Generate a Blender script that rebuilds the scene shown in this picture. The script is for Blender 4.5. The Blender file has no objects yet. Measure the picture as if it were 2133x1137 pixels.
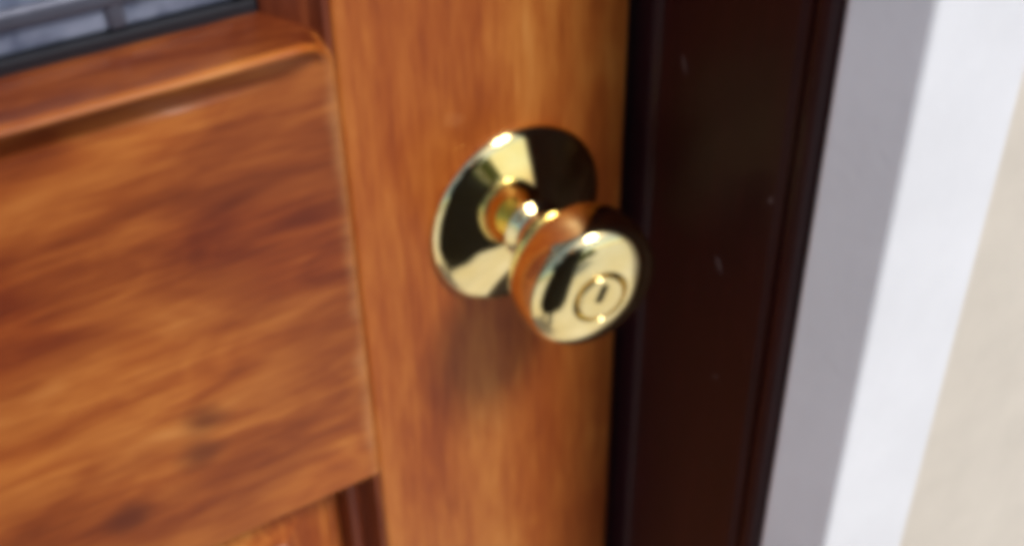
import bpy, bmesh, math, random
from mathutils import Vector, Matrix
R = math.radians
scene = bpy.context.scene
col = scene.collection

# ------------------------------------------------------------------ camera
TH, YAW, ROLL = R(36.8), R(31.6), R(-1.0)
d = Vector((math.sin(YAW)*math.cos(TH), math.cos(YAW)*math.cos(TH), -math.sin(TH)))
r0 = Vector((math.cos(YAW), -math.sin(YAW), 0)); u0 = r0.cross(d)
r = r0*math.cos(ROLL) + u0*math.sin(ROLL); u = -r0*math.sin(ROLL) + u0*math.cos(ROLL)
CAM = Vector((-0.20563, -0.33087, 1.26295))
cd = bpy.data.cameras.new('camera'); cam = bpy.data.objects.new('camera', cd); col.objects.link(cam)
m = Matrix((r, u, -d)).transposed().to_4x4(); m.translation = CAM
cam.matrix_world = m
cd.sensor_width = 36; cd.lens = 2560/2133*36
cd.clip_start = 0.01; cd.clip_end = 500
cd.dof.use_dof = True; cd.dof.focus_distance = 0.425; cd.dof.aperture_fstop = 5.6
scene.camera = cam

# ------------------------------------------------------------------ light
SUN_EL, SUN_AZ = R(52), R(163)        # azimuth clockwise from +Y: front right of the door
w = bpy.data.worlds.new('World'); scene.world = w; w.use_nodes = True
nt = w.node_tree; bg = nt.nodes['Background']
sky = nt.nodes.new('ShaderNodeTexSky'); sky.sky_type = 'NISHITA'; sky.sun_disc = False
sky.sun_elevation = SUN_EL; sky.sun_rotation = SUN_AZ
sky.air_density = 1.0; sky.dust_density = 1.5; sky.ozone_density = 1.5
nt.links.new(sky.outputs[0], bg.inputs[0]); bg.inputs[1].default_value = 0.13
sl = bpy.data.lights.new('sun', 'SUN'); sun = bpy.data.objects.new('sun', sl); col.objects.link(sun)
sl.energy = 2.1; sl.angle = R(15); sl.color = (1.0, 0.965, 0.92)
sdir = Vector((math.sin(SUN_AZ)*math.cos(SUN_EL), math.cos(SUN_AZ)*math.cos(SUN_EL), math.sin(SUN_EL)))
sun.rotation_euler = sdir.to_track_quat('Z', 'Y').to_euler()
scene.view_settings.view_transform = 'Standard'; scene.view_settings.look = 'None'
scene.view_settings.gamma = 1; scene.view_settings.use_curve_mapping = False
scene.view_settings.exposure = 0.2
scene.render.engine = 'CYCLES'
scene.cycles.use_denoising = True
scene.cycles.max_bounces = 8
scene.cycles.filter_width = 8.0

# ------------------------------------------------------------------ helpers
def link(name, me, mat, parent=None, smooth=False, **props):
    me.name = name
    o = bpy.data.objects.new(name, me); col.objects.link(o)
    if mat: me.materials.append(mat)
    if smooth:
        for p in me.polygons: p.use_smooth = True
    if parent: o.parent = parent
    for k, v in props.items(): o[k] = v
    return o
def empty(name, label, cat, loc=(0, 0, 0), group=None):
    o = bpy.data.objects.new(name, None); col.objects.link(o)
    o.location = loc; o.empty_display_size = 0.05
    o['label'] = label; o['category'] = cat
    if group: o['group'] = group
    return o
def box_mesh(x0, x1, y0, y1, z0, z1, bev=0.0, seg=2):
    bm = bmesh.new()
    bmesh.ops.create_cube(bm, size=1)
    for v in bm.verts:
        v.co = Vector(((x0+x1)/2 + v.co.x*(x1-x0), (y0+y1)/2 + v.co.y*(y1-y0), (z0+z1)/2 + v.co.z*(z1-z0)))
    if bev > 0:
        bmesh.ops.bevel(bm, geom=bm.edges[:], offset=bev, segments=seg, profile=0.5, affect='EDGES')
    me = bpy.data.meshes.new('m'); bm.to_mesh(me); bm.free(); return me
def grid_mesh(rows, closed=False, cap=None):
    """rows: list of equally long point lists, skinned to quads"""
    n = len(rows[0]); vs = [p for row in rows for p in row]; fs = []
    for i in range(len(rows)-1):
        for j in range(n if closed else n-1):
            k = (j+1) % n
            fs.append((i*n+j, i*n+k, (i+1)*n+k, (i+1)*n+j))
    if cap == 'ends':
        fs.append(tuple(range(n))[::-1]); fs.append(tuple((len(rows)-1)*n+j for j in range(n)))
    me = bpy.data.meshes.new('m'); me.from_pydata([tuple(v) for v in vs], [], fs)
    bm = bmesh.new(); bm.from_mesh(me); bmesh.ops.recalc_face_normals(bm, faces=bm.faces[:]); bm.to_mesh(me); bm.free()
    return me
def extrude_profile(pts, a, b, axis='Z'):
    """closed (p,q) profile: axis Z -> (x,y), axis X -> (y,z)"""
    if axis == 'Z': rows = [[(p, q, a) for p, q in pts], [(p, q, b) for p, q in pts]]
    else: rows = [[(a, p, q) for p, q in pts], [(b, p, q) for p, q in pts]]
    return grid_mesh(rows, closed=True, cap='ends')
def arc(cx, cy, rad, a0, a1, n=6):
    return [(cx+rad*math.cos(R(a0+(a1-a0)*i/n)), cy+rad*math.sin(R(a0+(a1-a0)*i/n))) for i in range(n+1)]
def lathe_y(prof, cx, cz, seg=96):
    """prof: (radius, y) pairs revolved about the knob axis, which runs along Y"""
    rows = [[(cx+rr*math.cos(2*math.pi*k/seg), y, cz+rr*math.sin(2*math.pi*k/seg)) for k in range(seg)] for rr, y in prof]
    return grid_mesh(rows, closed=True, cap='ends')
def catmull(pts, n=6):
    out = []
    P = [pts[0]] + list(pts) + [pts[-1]]
    for i in range(1, len(P)-2):
        a, b, c, e = P[i-1], P[i], P[i+1], P[i+2]
        for k in range(n):
            t = k/n
            out.append(tuple(0.5*((2*b[j]) + (c[j]-a[j])*t + (2*a[j]-5*b[j]+4*c[j]-e[j])*t*t + (-a[j]+3*b[j]-3*c[j]+e[j])*t**3) for j in range(2)))
    out.append(tuple(pts[-1])); return out

# ------------------------------------------------------------------ materials
def mat_new(name):
    mt = bpy.data.materials.new(name); mt.use_nodes = True
    n = mt.node_tree.nodes; b = n['Principled BSDF']; return mt, mt.node_tree, b
def ramp(nt, stops):
    c = nt.nodes.new('ShaderNodeValToRGB'); e = c.color_ramp.elements
    e[0].position, e[0].color = stops[0][0], (*stops[0][1], 1)
    e[1].position, e[1].color = stops[-1][0], (*stops[-1][1], 1)
    for p, cc in stops[1:-1]:
        x = e.new(p); x.color = (*cc, 1)
    return c
def noise(nt, vec, scale, detail=4, rough=0.55, dist=0.0):
    t = nt.nodes.new('ShaderNodeTexNoise'); t.inputs['Scale'].default_value = scale
    t.inputs['Detail'].default_value = detail; t.inputs['Roughness'].default_value = rough
    t.inputs['Distortion'].default_value = dist
    nt.links.new(vec, t.inputs['Vector']); return t.outputs['Fac']
def mapping(nt, sc, loc=(0, 0, 0)):
    tc = nt.nodes.new('ShaderNodeTexCoord'); mp = nt.nodes.new('ShaderNodeMapping')
    mp.inputs['Scale'].default_value = sc; mp.inputs['Location'].default_value = loc
    nt.links.new(tc.outputs['Object'], mp.inputs['Vector']); return mp.outputs['Vector']
def math_n(nt, op, a, b=None, c=None):
    q = nt.nodes.new('ShaderNodeMath'); q.operation = op
    for i, v in enumerate((a, b, c)):
        if v is None: continue
        if isinstance(v, (int, float)): q.inputs[i].default_value = v
        else: nt.links.new(v, q.inputs[i])
    return q.outputs[0]
def wood(name, axis, lo, hi, seed=0.0, blotch=1.0, coat=0.06, rough=0.45, knots=(), worn_x=None, streak=1.0):
    """lo / hi: colour ramps of the redder and of the paler heartwood, mixed by a broad figure"""
    mt, nt, b = mat_new(name)
    along, cross = 0.8, 10.0
    sc = (along if axis == 'X' else cross, cross, along if axis == 'Z' else cross)
    v = mapping(nt, sc, (seed, seed*1.7, seed*0.6))
    vb = mapping(nt, (1.0, 1, 0.42) if axis == 'Z' else (0.42, 1, 1.0), (seed*2, seed, seed*1.3))
    broad = noise(nt, v, 2.6, 3, 0.5, 0.6)
    mid = noise(nt, v, 11.0, 4, 0.6, 0.5)
    fine = noise(nt, v, 48.0, 3, 0.6, 0.2)
    bl = noise(nt, vb, 55.0, 3, 0.5, 0.8)
    big = noise(nt, vb, 15.0, 2, 0.5, 0.4)
    f = math_n(nt, 'MULTIPLY_ADD', mid, 0.40, math_n(nt, 'MULTIPLY', broad, 0.60))
    f = math_n(nt, 'MULTIPLY_ADD', math_n(nt, 'SUBTRACT', fine, 0.5), 0.60, f)
    f = math_n(nt, 'MULTIPLY_ADD', math_n(nt, 'SUBTRACT', f, 0.5), streak, 0.5)
    f = math_n(nt, 'MULTIPLY_ADD', math_n(nt, 'SUBTRACT', bl, 0.5), 0.45*blotch, f)
    c1 = ramp(nt, lo); c2 = ramp(nt, hi)
    mr = nt.nodes.new('ShaderNodeMapRange'); mr.inputs[1].default_value = 0.36; mr.inputs[2].default_value = 0.62; nt.links.new(big, mr.inputs[0])
    mx = nt.nodes.new('ShaderNodeMix'); mx.data_type = 'RGBA'
    nt.links.new(mr.outputs[0], mx.inputs['Factor'])
    for c, k in ((c1, 6), (c2, 7)):
        nt.links.new(f, c.inputs[0]); nt.links.new(c.outputs[0], mx.inputs[k])
    colour = mx.outputs[2]
    def blend(fac, rgb, base):
        q = nt.nodes.new('ShaderNodeMix'); q.data_type = 'RGBA'
        nt.links.new(fac, q.inputs['Factor']); nt.links.new(base, q.inputs[6]); q.inputs[7].default_value = (*rgb, 1); return q.outputs[2]
    tc = nt.nodes.new('ShaderNodeTexCoord'); sep = nt.nodes.new('ShaderNodeSeparateXYZ'); nt.links.new(tc.outputs['Object'], sep.inputs[0])
    for kx, kz, kr in knots:              # dark knots with a ragged rim
        dx = math_n(nt, 'MULTIPLY', math_n(nt, 'SUBTRACT', sep.outputs['X'], kx), 0.8)
        dz = math_n(nt, 'SUBTRACT', sep.outputs['Z'], kz)
        ds = math_n(nt, 'SQRT', math_n(nt, 'ADD', math_n(nt, 'MULTIPLY', dx, dx), math_n(nt, 'MULTIPLY', dz, dz)))
        ds = math_n(nt, 'MULTIPLY_ADD', math_n(nt, 'SUBTRACT', bl, 0.5), kr*1.6, ds)
        k = nt.nodes.new('ShaderNodeMapRange'); k.interpolation_type = 'SMOOTHSTEP'; nt.links.new(ds, k.inputs[0])
        k.inputs[1].default_value = kr*1.5; k.inputs[2].default_value = kr*0.1; k.inputs[3].default_value = 0; k.inputs[4].default_value = 0.7
        colour = blend(k.outputs[0], (0.10, 0.018, 0.005), colour)
    if worn_x is not None:                # varnish rubbed off along the edge of the board
        e = math_n(nt, 'SUBTRACT', worn_x, sep.outputs['X'])
        e = math_n(nt, 'MULTIPLY_ADD', math_n(nt, 'SUBTRACT', noise(nt, vb, 60, 3, 0.6), 0.5), 0.010, e)
        k = nt.nodes.new('ShaderNodeMapRange'); k.interpolation_type = 'SMOOTHSTEP'; nt.links.new(e, k.inputs[0])
        k.inputs[1].default_value = 0.0070; k.inputs[2].default_value = 0.000; k.inputs[3].default_value = 0; k.inputs[4].default_value = 0.38
        colour = blend(k.outputs[0], (0.76, 0.37, 0.13), colour)
    nt.links.new(colour, b.inputs['Base Color'])
    b.inputs['Roughness'].default_value = rough
    b.inputs['Specular IOR Level'].default_value = 0.32
    b.inputs['Coat Weight'].default_value = coat; b.inputs['Coat Roughness'].default_value = 0.16
    bp = nt.nodes.new('ShaderNodeBump'); bp.inputs['Strength'].default_value = 0.16; bp.inputs['Distance'].default_value = 0.0006
    hh = math_n(nt, 'MULTIPLY_ADD', fine, 0.6, mid)
    nt.links.new(hh, bp.inputs['Height']); nt.links.new(bp.outputs[0], b.inputs['Normal'])
    bp2 = nt.nodes.new('ShaderNodeBump'); bp2.inputs['Strength'].default_value = 0.10; bp2.inputs['Distance'].default_value = 0.0012
    nt.links.new(bl, bp2.inputs['Height']); nt.links.new(bp2.outputs[0], b.inputs['Coat Normal'])
    return mt
RED = [(0.26, (0.13, 0.014, 0.002)), (0.42, (0.24, 0.034, 0.004)), (0.56, (0.37, 0.070, 0.008)), (0.74, (0.52, 0.15, 0.025))]
TAN = [(0.26, (0.26, 0.050, 0.006)), (0.42, (0.42, 0.105, 0.014)), (0.56, (0.55, 0.180, 0.030)), (0.74, (0.68, 0.29, 0.070))]
DRK = [(0.25, (0.10, 0.016, 0.005)), (0.5, (0.18, 0.036, 0.010)), (0.75, (0.27, 0.07, 0.02))]
EBY = [(0.25, (0.013, 0.0012, 0.002)), (0.5, (0.021, 0.0022, 0.0035)), (0.75, (0.033, 0.005, 0.006))]
MID = [(0.26, (0.22, 0.032, 0.004)), (0.42, (0.35, 0.070, 0.008)), (0.56, (0.46, 0.115, 0.015)), (0.74, (0.58, 0.19, 0.035))]
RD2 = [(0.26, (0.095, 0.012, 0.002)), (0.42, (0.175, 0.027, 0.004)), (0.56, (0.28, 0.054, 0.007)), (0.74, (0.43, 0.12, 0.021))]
BRN = [(0.26, (0.085, 0.013, 0.003)), (0.42, (0.165, 0.031, 0.006)), (0.56, (0.27, 0.066, 0.012)), (0.74, (0.40, 0.13, 0.028))]
TN2 = [(0.26, (0.19, 0.036, 0.006)), (0.42, (0.32, 0.080, 0.013)), (0.56, (0.45, 0.145, 0.026)), (0.74, (0.60, 0.25, 0.062))]
M_stile = wood('stile_wood', 'Z', MID, TAN, 3.1, 0.6, streak=0.8)
M_rail = wood('rail_wood', 'X', RED, TAN, 7.7, 1.0)
M_lock = wood('lock_rail_wood', 'X', RD2, TAN, 4.6, 1.3, streak=0.62, knots=((-0.1330, 0.9620, 0.0078), (-0.1365, 0.9490, 0.0070), (-0.1650, 0.9330, 0.0060)), worn_x=-0.0674)  # seed and deep red ramp put the left-hand shade into the wood colour
M_ledge = wood('ledge_wood', 'X', BRN, BRN, 6.3, 1.2, streak=0.8)  # darker than the rail: shade on the moulding painted in as wood tone
M_panel = wood('panel_wood', 'Z', RED, TAN, 1.3, 0.8)
M_bead = wood('bead_wood', 'Z', DRK, DRK, 5.0, 0.5)
M_frame = wood('frame_dark_wood', 'Z', EBY, EBY, 9.0, 0.6, coat=0.0, rough=0.42)
M_frame.node_tree.nodes['Principled BSDF'].inputs['Specular IOR Level'].default_value = 0.22

def brass_mat():
    mt, nt, b = mat_new('polished_brass')
    v = mapping(nt, (1, 1, 1))
    n1 = noise(nt, v, 90, 3)
    cr = ramp(nt, [(0.3, (0.85, 0.68, 0.29)), (0.7, (0.91, 0.78, 0.41))])
    nt.links.new(n1, cr.inputs[0]); nt.links.new(cr.outputs[0], b.inputs['Base Color'])
    b.inputs['Metallic'].default_value = 1
    rr = nt.nodes.new('ShaderNodeMapRange'); rr.inputs[1].default_value = 0.3; rr.inputs[2].default_value = 0.75
    rr.inputs[3].default_value = 0.03; rr.inputs[4].default_value = 0.10
    nt.links.new(noise(nt, v, 240, 5, 0.65), rr.inputs[0]); nt.links.new(rr.outputs[0], b.inputs['Roughness'])
    return mt
M_brass = brass_mat()
def plain(name, c, rough=0.6, bump=0.0, scale=300, var=0.08, metallic=0):
    mt, nt, b = mat_new(name); v = mapping(nt, (1, 1, 1))
    f = noise(nt, v, scale*0.08, 4)
    lo = tuple(x*(1-var) for x in c); hi = tuple(min(1, x*(1+var)) for x in c)
    cr = ramp(nt, [(0.3, lo), (0.7, hi)]); nt.links.new(f, cr.inputs[0]); nt.links.new(cr.outputs[0], b.inputs['Base Color'])
    b.inputs['Roughness'].default_value = rough; b.inputs['Metallic'].default_value = metallic
    if bump:
        bp = nt.nodes.new('ShaderNodeBump'); bp.inputs['Strength'].default_value = bump; bp.inputs['Distance'].default_value = 0.001
        nt.links.new(noise(nt, v, scale, 5), bp.inputs['Height']); nt.links.new(bp.outputs[0], b.inputs['Normal'])
    return mt
M_dark = plain('keyway_dark', (0.02, 0.014, 0.008), 0.9)
M_dark.node_tree.nodes['Principled BSDF'].inputs['Specular IOR Level'].default_value = 0.05
M_white = plain('white_paint', (0.79, 0.785, 0.79), 0.45, 0.2, 220, 0.05)
M_wall = plain('beige_render', (0.65, 0.58, 0.48), 0.85, 0.35, 420, 0.05)
M_gasket = plain('black_gasket', (0.012, 0.012, 0.016), 0.45)
M_came = plain('lead_came', (0.12, 0.125, 0.16), 0.4, 0.2, 300, 0.2, 0.6)
M_ground = plain('pale_paving', (0.78, 0.75, 0.70), 0.8, 0.3, 60, 0.08)
def glass_mat():
    mt, nt, b = mat_new('obscure_glass'); v = mapping(nt, (1, 1, 1))
    cr = ramp(nt, [(0.3, (0.07, 0.09, 0.15)), (0.7, (0.30, 0.33, 0.42))])
    nt.links.new(noise(nt, v, 48, 3, 0.6, 0.8), cr.inputs[0]); nt.links.new(cr.outputs[0], b.inputs['Base Color'])
    b.inputs['Roughness'].default_value = 0.12; b.inputs['IOR'].default_value = 1.52
    b.inputs['Transmission Weight'].default_value = 0.15
    bp = nt.nodes.new('ShaderNodeBump'); bp.inputs['Strength'].default_value = 0.3; bp.inputs['Distance'].default_value = 0.002
    nt.links.new(noise(nt, v, 55, 2), bp.inputs['Height']); nt.links.new(bp.outputs[0], b.inputs['Normal'])
    return mt
M_glass = glass_mat()

# ------------------------------------------------------------------ setting
gm = bpy.data.meshes.new('ground'); gm.from_pydata([(-60, -120, 0), (60, -120, 0), (60, 20, 0), (-60, 20, 0)], [], [(0, 1, 2, 3)])
link('ground', gm, M_ground, kind='structure')

XR, XL = 0.0535, -0.8165          # inner faces of the two jambs
ZT = 2.035                         # underside of the head
# house wall with the door opening: one mesh of three boxes joined in a U turned over
def wall_mesh():
    y0, y1 = -0.106, 0.12
    xo, xi, xj, xk = -2.4, XL-0.041, XR+0.041, 2.2
    zt, zz = ZT+0.042, 2.75
    out = [(xo, 0.0), (xi, 0.0), (xi, zt), (xj, zt), (xj, 0.0), (xk, 0.0), (xk, zz), (xo, zz)]
    bm = bmesh.new()
    f = bm.faces.new([bm.verts.new((x, y0, z)) for x, z in out])
    e = bmesh.ops.extrude_face_region(bm, geom=[f])
    for v in e['geom']:
        if isinstance(v, bmesh.types.BMVert): v.co.y = y1
    bmesh.ops.recalc_face_normals(bm, faces=bm.faces[:])
    me = bpy.data.meshes.new('m'); bm.to_mesh(me); bm.free(); return me
link('house_wall', wall_mesh(), M_wall, label='beige rendered house wall beyond the white door casing', category='wall')

# dark door frame: two jambs and a head, each a moulded section
frame = empty('door_frame', 'dark stained wooden door frame around the orange brown door', 'door frame', ((XR+XL)/2, 0, 0))
def jamb_profile(s, xi):
    # s=+1 right jamb (material towards +x)
    pts = [(0.0400, 0.06), (0.0030, 0.06), (0.0030, -0.0060)]
    pts += [(0.0000+0.0026-0.0026*math.sin(R(a)), -0.0085-0.0026*(-math.cos(R(a)))-0.0026) for a in (0, 30, 60, 90, 120, 150)]
    pts += [(0.0016, -0.0145), (0.0012, -0.0160), (0.0012, -0.0800), (0.0020, -0.0826), (0.0020, -0.0838)]
    pts += [(0.0060-0.0062*math.cos(R(a)), -0.0902-0.0063*math.sin(R(a))) for a in (-75, -50, -25, 0, 25, 50, 75, 90)]
    pts += [(0.0400, -0.0965)]
    return [(xi+s*p, q) for p, q in pts]
def framed(me, name):
    o = link(name, me, M_frame, frame); o.location = (-(XR+XL)/2, 0, 0); return o
RJ = framed(extrude_profile(jamb_profile(1, XR), 0.0, ZT), 'jamb')
framed(extrude_profile(jamb_profile(-1, XL), 0.0, ZT), 'jamb')
framed(box_mesh(XL-0.04, XR+0.04, -0.0965, 0.06, ZT+0.001, ZT+0.041, 0.002), 'head')

# pale scuffs worn into the face of the right jamb
M_scuff = plain('scuffed_wood', (0.16, 0.12, 0.12), 0.7)
for y, z, ln, wd, tilt in ((-0.0560, 0.9880, 0.0075, 0.0011, -28), (-0.0275, 1.0590, 0.0070, 0.0008, -24), (-0.0880+0.01, 1.0290, 0.0028, 0.0014, 10), (-0.0610, 0.9360, 0.0035, 0.0006, 40)):
    pts = [(ln*q/6*.5, wd*.5*math.cos(q/6*1.5)*(1+.3*math.sin(q*3.1))) for q in range(-6, 7)]
    loop = [(a, b) for a, b in pts] + [(a, -b*.8) for a, b in reversed(pts)]
    ca, sa = math.cos(R(90+tilt)), math.sin(R(90+tilt))
    me = grid_mesh([[(XR+0.0014, y+a*ca-b*sa, z+a*sa+b*ca) for a, b in loop], [(XR+0.00105, y+a*ca-b*sa, z+a*sa+b*ca) for a, b in loop]], closed=True, cap='ends')
    link('scuff', me, M_scuff, RJ)

# white casing planted on the wall
casing = empty('door_casing', 'white painted casing board standing beside the dark door frame', 'casing', ((XR+XL)/2, 0, 0))
def cased(me, name='casing_board'):
    o = link(name, me, M_white, casing); o.location = (-(XR+XL)/2, 0, 0); return o
CI, CW = 0.0020, 0.0620
def casing_section():              # (distance from the opening, y): splayed inner face, eased arrises
    return [(0.0, -0.0975), (0.0, -0.0985), (0.0098, -0.1196), (0.0108, -0.1206), (0.0122, -0.1210), (CW-CI-0.002, -0.1210), (CW-CI-0.0006, -0.1204), (CW-CI, -0.1190), (CW-CI, -0.0975)]
cased(extrude_profile([(XR+CI+p, q) for p, q in casing_section()], 0.0, ZT+CI))
cased(extrude_profile([(XL-CI-p, q) for p, q in casing_section()], 0.0, ZT+CI))
cased(extrude_profile([(q, ZT+CI+0.0005+p) for p, q in casing_section()], XL-CW, XR+CW, 'X'))

# ------------------------------------------------------------------ the door
DX0, DX1 = XL+0.003, XR-0.003
SR = -0.0670                      # inner edge of the lock stile
SLX = DX0+0.1175                  # inner edge of the hinge stile
door = empty('wooden_door', 'varnished orange brown wooden door with glazed top and round brass knob', 'door', (DX1, 0.02, 0.0))
def part(me, name, mat, smooth=False, parent=None, **k):
    o = link(name, me, mat, parent or door, smooth, **k)
    if not parent: o.location = -Vector(door.location)
    return o
part(box_mesh(SR, DX1, 0.0, 0.040, 0.008, 2.030, 0.0016, 3), 'stile', M_stile)
part(box_mesh(DX0, SLX, 0.0, 0.040, 0.008, 2.030, 0.0016, 3), 'stile', M_stile)
part(box_mesh(SLX+.0003, SR-.0003, 0.0005, 0.0395, 1.890, 2.030, 0.0016, 3), 'top_rail', M_rail)
part(box_mesh(SLX+.0003, SR-.0003, 0.0005, 0.0395, 0.008, 0.230, 0.0016, 3), 'bottom_rail', M_rail)

# lock rail: a thick board whose moulded edge runs along the top, round the corner and down the side
def rail_mesh(x0, x1, z0, z1, rad):
    # path along the outer outline from the left top to the right bottom: (x, z, inward normal, weight)
    path = []
    xa, xb = x0+rad, x1-rad
    for i in range(9):
        a = 180-90*i/8; path.append((xa+rad*math.cos(R(a)), z1-rad+rad*math.sin(R(a)), a+180, 0.34+0.66*(i/8)))
    for i in range(1, 24):
        path.append((xa+(xb-xa)*i/24, z1, 270, 1.0))
    for i in range(13):
        a = 90-90*i/12; t = i/12
        path.append((xb+rad*math.cos(R(a)), z1-rad+rad*math.sin(R(a)), a+180, 1.0-0.66*t))
    path = [(x0, z0, 0, 0.34)] + path + [(x1, z0, 180, 0.34)]
    #         inset,  y      (y negative = towards the viewer)
    prof = [(0.0000, 0.0300), (0.0000, 0.0125), (0.0002, 0.0105), (0.0008, 0.0080), (0.0018, 0.0030), (0.0028, -0.0025), (0.0036, -0.0080),
            (0.0041, -0.0103), (0.0048, -0.0112), (0.0056, -0.0110), (0.0060, -0.0098), (0.0062, -0.0060), (0.0063, -0.0005), (0.0066, 0.0050), (0.0135, 0.0048), (0.0175, -0.0032)]
    soft = [0]*10 + [-0.0070, -0.0050, -0.0036, -0.0030, -0.0030, -0.0032]   # the groove runs out before the corner
    side = [(0.0000, 0.0300), (0.0000, 0.0040), (0.0000, 0.0010), (0.0002, -0.0008), (0.0006, -0.0016), (0.0012, -0.0023), (0.0020, -0.0029),
            (0.0028, -0.0032), (0.0036, -0.0032), (0.0044, -0.0032), (0.0052, -0.0032), (0.0060, -0.0032), (0.0068, -0.0032), (0.0076, -0.0032), (0.0084, -0.0032), (0.0092, -0.0032)]
    rows = []
    for x, z, a, wgt in path:
        nx, nz = math.cos(R(a)), math.sin(R(a)); k = (wgt-0.34)/0.66
        k = k*k*(3-2*k)
        row = []
        g = min(1.0, max(0.0, (x-(x1-0.085))/0.065)); g = g*g*(3-2*g)
        for q, ((d1, y1), (d2, y2)) in enumerate(zip(prof, side)):
            if q >= 10: y1 = y1*(1-g)+soft[q]*g
            dd = d1*k+d2*(1-k); yy = y1*k+y2*(1-k)
            zz = z+nz*dd
            row.append((x+nx*dd, yy, zz))
        rows.append(row)
    n = len(prof); vs = [p for row in rows for p in row]; fs = []
    for i in range(len(rows)-1):
        for j in range(n-1):
            fs.append((i*n+j, i*n+j+1, (i+1)*n+j+1, (i+1)*n+j))
    fs.append(tuple(i*n+n-1 for i in range(len(rows))))          # face of the board
    fs.append(tuple(i*n for i in range(len(rows)))[::-1])        # back
    fs.append(tuple(range(n)) + tuple((len(rows)-1)*n+j for j in range(n))[::-1])  # underside
    me = bpy.data.meshes.new('m'); me.from_pydata(vs, [], fs)
    bm = bmesh.new(); bm.from_mesh(me); bmesh.ops.recalc_face_normals(bm, faces=bm.faces[:])
    for f in bm.faces: f.smooth = len(f.verts) == 4
    for f in bm.faces:
        if len(f.verts) > 4:
            for e in f.edges: e.smooth = False
    bm.to_mesh(me); bm.free()
    for i in range(len(rows)-1):
        for j in range(6): me.polygons[i*(n-1)+j].material_index = 1 if 9 <= i <= 38 else 0
    return me
RZ0, RZ1 = 0.9010, 1.1000
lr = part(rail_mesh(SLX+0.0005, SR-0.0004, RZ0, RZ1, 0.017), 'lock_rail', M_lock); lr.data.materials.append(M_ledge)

# glazing: beads, gasket, cames and panes above the lock rail
GX0, GX1, GZ0, GZ1 = SLX+0.018, SR-0.0180, RZ1+0.0003, 1.872
def bead_v(xa, xb):               # xa at the stile, xb at the glass
    s = 1 if xb > xa else -1; wd = abs(xb-xa)
    p = [(0, 0.030), (0, -0.0005), (0.0025, -0.0010), (0.0040, 0.0012), (0.0055, 0.0030), (0.0085, 0.0042), (0.0120, 0.0065), (0.0150, 0.0090), (wd, 0.0115), (wd, 0.030)]
    return [(xa+s*q, y) for q, y in p]
part(extrude_profile(bead_v(SR-0.0002, GX1), 1.080, 1.889), 'glazing_bead', M_bead)
part(extrude_profile(bead_v(SLX+0.0002, GX0), 1.080, 1.889), 'glazing_bead', M_bead)
part(extrude_profile([(0.030, 1.8898), (0.0012, 1.8898), (0.0035, 1.884), (0.010, GZ1), (0.030, GZ1)], GX0+.0002, GX1-.0002, 'X'), 'glazing_bead', M_bead)
part(box_mesh(GX0+.0003, GX1-.0003, 0.0125, 0.026, GZ0-0.004, GZ0+0.0040, 0.0008), 'gasket', M_gasket)
part(box_mesh(GX1-0.0062, GX1-.0003, 0.0128, 0.026, GZ0+0.0041, GZ1, 0.0010), 'gasket', M_gasket)
part(box_mesh(GX0+.0003, GX0+0.0062, 0.0128, 0.026, GZ0+0.0041, GZ1, 0.0010), 'gasket', M_gasket)
part(box_mesh(GX0+.0064, GX1-.0064, 0.0128, 0.026, GZ1-0.006, GZ1-.0003, 0.0010), 'gasket', M_gasket)
CH = 0.0058
hz = [GZ0+0.0150, GZ1-0.0225]
vx = [SLX+0.062, -0.1370, -0.0995-0.0]
vx = [GX0+0.06, GX1-0.0430]
px0, px1, pz0, pz1 = GX0+0.0064, GX1-0.0064, GZ0+0.0043, GZ1-0.0064
for zc in hz: part(box_mesh(px0, px1, 0.0130, 0.0215, zc-CH/2, zc+CH/2, 0.0016, 3), 'lead_came', M_came)
for xc in vx: part(box_mesh(xc-CH/2, xc+CH/2, 0.0136, 0.0209, pz0, pz1, 0.0016, 3), 'lead_came', M_came)
xs = [px0] + vx + [px1]; zs = [pz0] + hz + [pz1]
rng = random.Random(4)
for i in range(3):
    for j in range(3):
        a, b_, c_, e_ = xs[i], xs[i+1], zs[j], zs[j+1]
        me = box_mesh(a, b_, 0.0155, 0.0195, c_, e_, 0.0012)
        o = part(me, 'pane', M_glass)
        
# lower panel: raised field in a moulded recess
PZ0, PZ1 = 0.232, RZ0-0.0004
def panel_bead(xa, xb):
    s = 1 if xb > xa else -1
    p = [(0, 0.034), (0, 0.0010), (0.0020, 0.0016), (0.0030, 0.0070), (0.0046, 0.0125), (0.0076, 0.0115), (0.0098, 0.0135), (0.0108, 0.0190), (0.0108, 0.034)]
    return [(xa+s*q, y) for q, y in p]
part(extrude_profile(panel_bead(SR-0.0003, SLX), PZ0, PZ1), 'panel_bead', M_bead)
part(extrude_profile(panel_bead(SLX+0.0003, SR), PZ0, PZ1), 'panel_bead', M_bead)
def raised_panel(x0, x1, z0, z1):
    loops = [(0.0, 0.0235), (0.0060, 0.0230), (0.0070, 0.0190), (0.0085, 0.0165), (0.0300, 0.0090), (0.0315, 0.0070), (0.0330, 0.0065)]
    rows = [[(x0+i, y, z0+i), (x1-i, y, z0+i), (x1-i, y, z1-i), (x0+i, y, z1-i)] for i, y in loops]
    rows = [[(x0, 0.03, z0), (x1, 0.03, z0), (x1, 0.03, z1), (x0, 0.03, z1)]] + rows
    return grid_mesh(rows, closed=True, cap='ends')
part(raised_panel(SLX+0.0112, SR-0.0112, PZ0+0.0005, PZ1-0.0002), 'raised_panel', M_panel)

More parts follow.
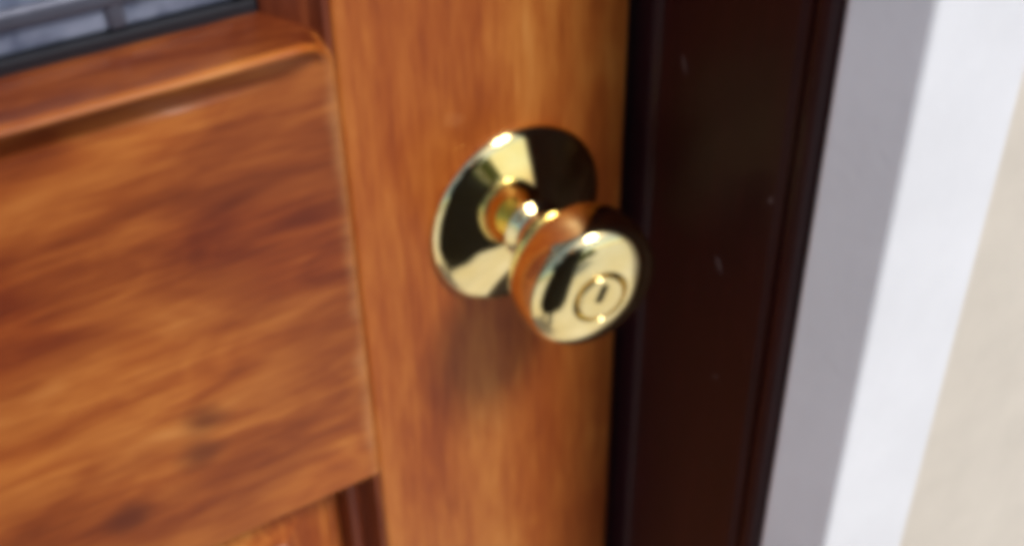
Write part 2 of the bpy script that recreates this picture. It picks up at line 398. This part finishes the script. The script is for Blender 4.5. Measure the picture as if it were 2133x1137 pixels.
# ------------------------------------------------------------------ the knob
KZ = 1.0
kp = catmull([(0.0088, -0.0190), (0.0098, -0.0228), (0.0136, -0.0252), (0.0195, -0.0274), (0.0236, -0.0310), (0.0252, -0.0360), (0.0257, -0.0410), (0.0256, -0.0440)], 6)
kp += catmull([(0.0254, -0.0458), (0.0249, -0.0482), (0.0240, -0.0502), (0.0226, -0.0517), (0.0208, -0.0528), (0.0185, -0.0537), (0.0158, -0.0544), (0.0130, -0.0549), (0.0108, -0.0551)], 5)
kp += [(0.0105, -0.0551), (0.0102, -0.0545), (0.0102, -0.0520)]
knob = part(lathe_y(kp, 0, KZ), 'door_knob', M_brass, True, label='polished brass round door knob with a keyhole in its face')
def kpart(me, name, mat, smooth=True): return part(me, name, mat, smooth, parent=knob)
rp = [(0.0375, 0.0005), (0.0376, -0.0008), (0.0374, -0.0018), (0.0368, -0.0027), (0.0358, -0.0034)]
rp += catmull([(0.0350, -0.0039), (0.0300, -0.0057), (0.0240, -0.0079), (0.0180, -0.0100), (0.0130, -0.0117), (0.0115, -0.0122)], 5)
rp += [(0.0090, -0.0125)]
kpart(lathe_y(rp, 0, KZ), 'rosette', M_brass)
npf = [(0.0124, -0.0112)] + catmull([(0.0122, -0.0122), (0.0116, -0.0130), (0.0106, -0.0140), (0.0094, -0.0155), (0.0087, -0.0175), (0.0086, -0.0200), (0.0086, -0.0245)], 5)
kpart(lathe_y(npf, 0, KZ), 'neck', M_brass)
pf = [(0.0087, -0.0515), (0.0087, -0.0550), (0.0085, -0.0555), (0.0080, -0.0558), (0.0078, -0.0558), (0.0030, -0.0558), (0.0010, -0.0558)]
kpart(lathe_y(pf, 0, KZ, 48), 'key_plug', M_brass)
ks = box_mesh(-0.0017, 0.0017, -0.0562, -0.0540, -0.0040, 0.0040, 0.0009)
for v in ks.vertices:
    x, z = v.co.x, v.co.z; a = R(-20); v.co.x = x*math.cos(a)-z*math.sin(a)+0.0; v.co.z = KZ + x*math.sin(a)+z*math.cos(a)+0.0022
kpart(ks, 'keyhole_slot', M_dark, False)

# the grip hangs a little low on its worn spindle
twist = Matrix.Translation((0, -0.036, KZ)) @ Matrix.Rotation(R(-6.0), 4, 'Z') @ Matrix.Translation((0, 0.036, -KZ))
droop = Matrix.Translation((0.0012, -0.0022, -0.0006)) @ twist @ Matrix.Translation((0, 0, KZ)) @ Matrix.Diagonal((1.035, 1, 1.035, 1)) @ Matrix.Translation((0, 0, -KZ)) @ Matrix.Translation((0, -0.012, KZ)) @ Matrix.Rotation(R(3.4), 4, 'X') @ Matrix.Translation((0, 0.012, -KZ))
for o in col.objects:
    if o.name.split('.')[0] in ('door_knob', 'key_plug', 'keyhole_slot'): o.data.transform(droop)

# ------------------------------------------------------------------ the one who takes the picture, mirrored in the brass
M_coat = plain('dark_cloth', (0.009, 0.010, 0.014), 0.9, 0.4, 500, 0.2)
M_skin = plain('skin', (0.50, 0.28, 0.18), 0.55, 0.1, 400, 0.06)
M_hair = plain('hair', (0.02, 0.012, 0.008), 0.5, 0.4, 500, 0.2)
M_phone = plain('phone_shell', (0.015, 0.015, 0.017), 0.3)
PB = Vector((-0.265, -0.78, 0))
def skin_mesh(chains, sub=2):
    """chains: lists of (point, rx, ry); chains share a joint when the point is equal"""
    idx, vs, rad, es = {}, [], [], []
    for ch in chains:
        prev = None
        for p, rx, ry in ch:
            k = tuple(round(c, 5) for c in p)
            if k not in idx: idx[k] = len(vs); vs.append(k); rad.append((rx, ry))
            if prev is not None: es.append((prev, idx[k]))
            prev = idx[k]
    me = bpy.data.meshes.new('m'); me.from_pydata(vs, es, []); o = bpy.data.objects.new('t', me); col.objects.link(o)
    sk = o.modifiers.new('s', 'SKIN'); sk.use_smooth_shade = True
    for i, q in enumerate(me.skin_vertices[0].data):
        q.radius = rad[i]; q.use_root = (i == 0)
    ss = o.modifiers.new('u', 'SUBSURF'); ss.levels = sub; ss.render_levels = sub
    dg = bpy.context.evaluated_depsgraph_get()
    out = bpy.data.meshes.new_from_object(o.evaluated_get(dg))
    bpy.data.objects.remove(o); return out
P = lambda x, y, z: PB + Vector((x, y, z))
hold = CAM - d*0.034
pel = P(0, 0, .94)
neck = P(0, .01, 1.45)
body = [[(pel, .165, .125), (P(0, .01, 1.10), .150, .115), (P(0, .02, 1.28), .165, .125), (P(0, .01, 1.40), .120, .090), (neck, .058, .058), (P(0, .03, 1.52), .055, .058), (P(0, .05, 1.57), .070, .080), (P(0, .06, 1.64), .078, .092), (P(0, .06, 1.71), .062, .075)]]
for sgn in (-1, 1):
    body.append([(pel, .165, .125), (P(.095*sgn, .01, .86), .095, .10), (P(.10*sgn, .03, .50), .062, .065), (P(.11*sgn, -.02, .12), .045, .050), (P(.11*sgn, -.01, .05), .045, .045), (P(.125*sgn, .13, .035), .045, .032)])
    wr = hold + r*(.105*sgn) - d*.035 - u*.045
    palm = hold + r*(.092*sgn) - d*.014 - u*.012
    el = P(.27*sgn, .12, 1.12)
    body.append([(P(0, .01, 1.40), .120, .090), (P(.165*sgn, .01, 1.40), .070, .068), (el, .048, .048), (wr, .028, .024), (palm, .028, .016)])
    for k, (ln, off) in enumerate([(.060, .030), (.066, .012), (.062, -.006), (.050, -.022)]):
        b0 = palm + u*off*.6
        body.append([(palm, .028, .016), (b0 - r*(.012*sgn) + d*.008 + u*off*.3, .0092, .0092), (hold + r*((.092-ln*.5)*sgn) + u*(off+.0) + d*.010, .0085, .0085), (hold + r*((.092-ln*.8)*sgn) + u*off + d*.010, .0075, .0075)])
    body.append([(palm, .028, .016), (palm + u*.0 - r*(.018*sgn) - d*.012, .010, .010), (hold + r*(.052*sgn) - d*.016 + u*.004, .009, .009)])
pm = skin_mesh(body)
person = link('person', pm, M_coat, None, True, label='person in dark clothes standing before the door holding up a phone', category='person')
pm.materials.append(M_skin); pm.materials.append(M_hair)
for f in pm.polygons:
    c = f.center; nearhand = (c-hold).length < 0.13
    if nearhand or (c.z > 1.47 and c.y > -1.2): f.material_index = 1
    if c.z > 1.69 or (c.z > 1.54 and c.y < PB.y+0.035): f.material_index = 2
# face: eyes, nose, mouth set into the head as one small mesh each
def blob(name, c, rx, ry, rz, mat):
    bm = bmesh.new(); bmesh.ops.create_uvsphere(bm, u_segments=12, v_segments=8, radius=1)
    for v in bm.verts: v.co = Vector((v.co.x*rx, v.co.y*ry, v.co.z*rz)) + c
    me = bpy.data.meshes.new('m'); bm.to_mesh(me); bm.free()
    return link(name, me, mat, person, True)
for sgn in (-1, 1):
    blob('eye', P(.030*sgn, .128, 1.645), .013, .010, .008, M_dark)
    blob('ear', P(.078*sgn, .050, 1.635), .010, .020, .032, M_skin)
blob('nose', P(0, .148, 1.618), .012, .018, .022, M_skin)
blob('mouth', P(0, .130, 1.578), .022, .008, .007, plain('lips', (0.35, 0.12, 0.10), 0.5))
cl = [(.40, .325, .200), (.55, .315, .195), (.75, .300, .180), (.95, .280, .165), (1.10, .262, .150), (1.28, .250, .150), (1.39, .215, .125), (1.44, .150, .095), (1.465, .080, .075)]
cm = grid_mesh([[P(a*math.cos(k*math.pi/24)*(1+.025*math.sin(k*1.9)), .012+b*math.sin(k*math.pi/24)*(1+.025*math.cos(k*1.3)), z) for k in range(48)] for z, a, b in cl], closed=True)
link('coat', cm, M_coat, person, True)
ph = box_mesh(-0.074, 0.074, -0.036, 0.036, -0.004, 0.004, 0.003, 3)
pc = CAM - d*0.034
phone = link('phone', ph, M_phone, None, False, label='dark phone held up in both hands of the person', category='phone')
pmx = Matrix((r, u, -d)).transposed().to_4x4(); pmx.translation = pc; phone.matrix_world = pmx
link('lens', box_mesh(-0.006, 0.006, -0.006, 0.006, -0.0055, -0.0042, 0.0005), M_dark, phone)

# leafy shrub across the paving, seen green in the rosette
M_leaf = plain('leaf_green', (0.13, 0.17, 0.02), 0.5, 0, 300, 0.45)
M_bark = plain('bark', (0.10, 0.07, 0.045), 0.9, 0.5, 200, 0.2)
def shrub(x, y, rad, h):
    t = empty('garden_shrub', 'leafy green shrub growing at the edge of the pale paving', 'shrub', (x, y, 0))
    rr = random.Random(11); vs = []; fs = []
    for _ in range(5200):
        th, ph_ = rr.uniform(0, 6.283), math.acos(rr.uniform(-1, 1)); q = rr.uniform(.45, 1)**.6
        lump = 1+.18*math.sin(3*th+1)*math.sin(4*ph_)
        c = Vector((rad*q*lump*math.sin(ph_)*math.cos(th), rad*q*lump*math.sin(ph_)*math.sin(th), h*.58+h*.44*q*lump*math.cos(ph_)))
        a = Vector((rr.gauss(0, 1), rr.gauss(0, 1), rr.gauss(0, 1))).normalized(); b = a.orthogonal().normalized()
        L = rr.uniform(.03, .055); i = len(vs)
        vs += [c-a*L, c+b*L*.4, c+a*L, c-b*L*.4]; fs.append((i, i+1, i+2, i+3))
    me = bpy.data.meshes.new('m'); me.from_pydata([tuple(v) for v in vs], [], fs); link('crown', me, M_leaf, t)
    st = skin_mesh([[(Vector((0, 0, 0)), .035, .035), (Vector((.02, 0, h*.3)), .028, .028), (Vector((-.03, .02, h*.6)), .018, .018)], [(Vector((.02, 0, h*.3)), .028, .028), (Vector((.16, -.05, h*.65)), .014, .014)], [(Vector((.02, 0, h*.3)), .028, .028), (Vector((-.15, -.1, h*.62)), .014, .014)]], 1)
    link('trunk', st, M_bark, t, True)
shrub(0.15, -3.6, 0.75, 1.35)
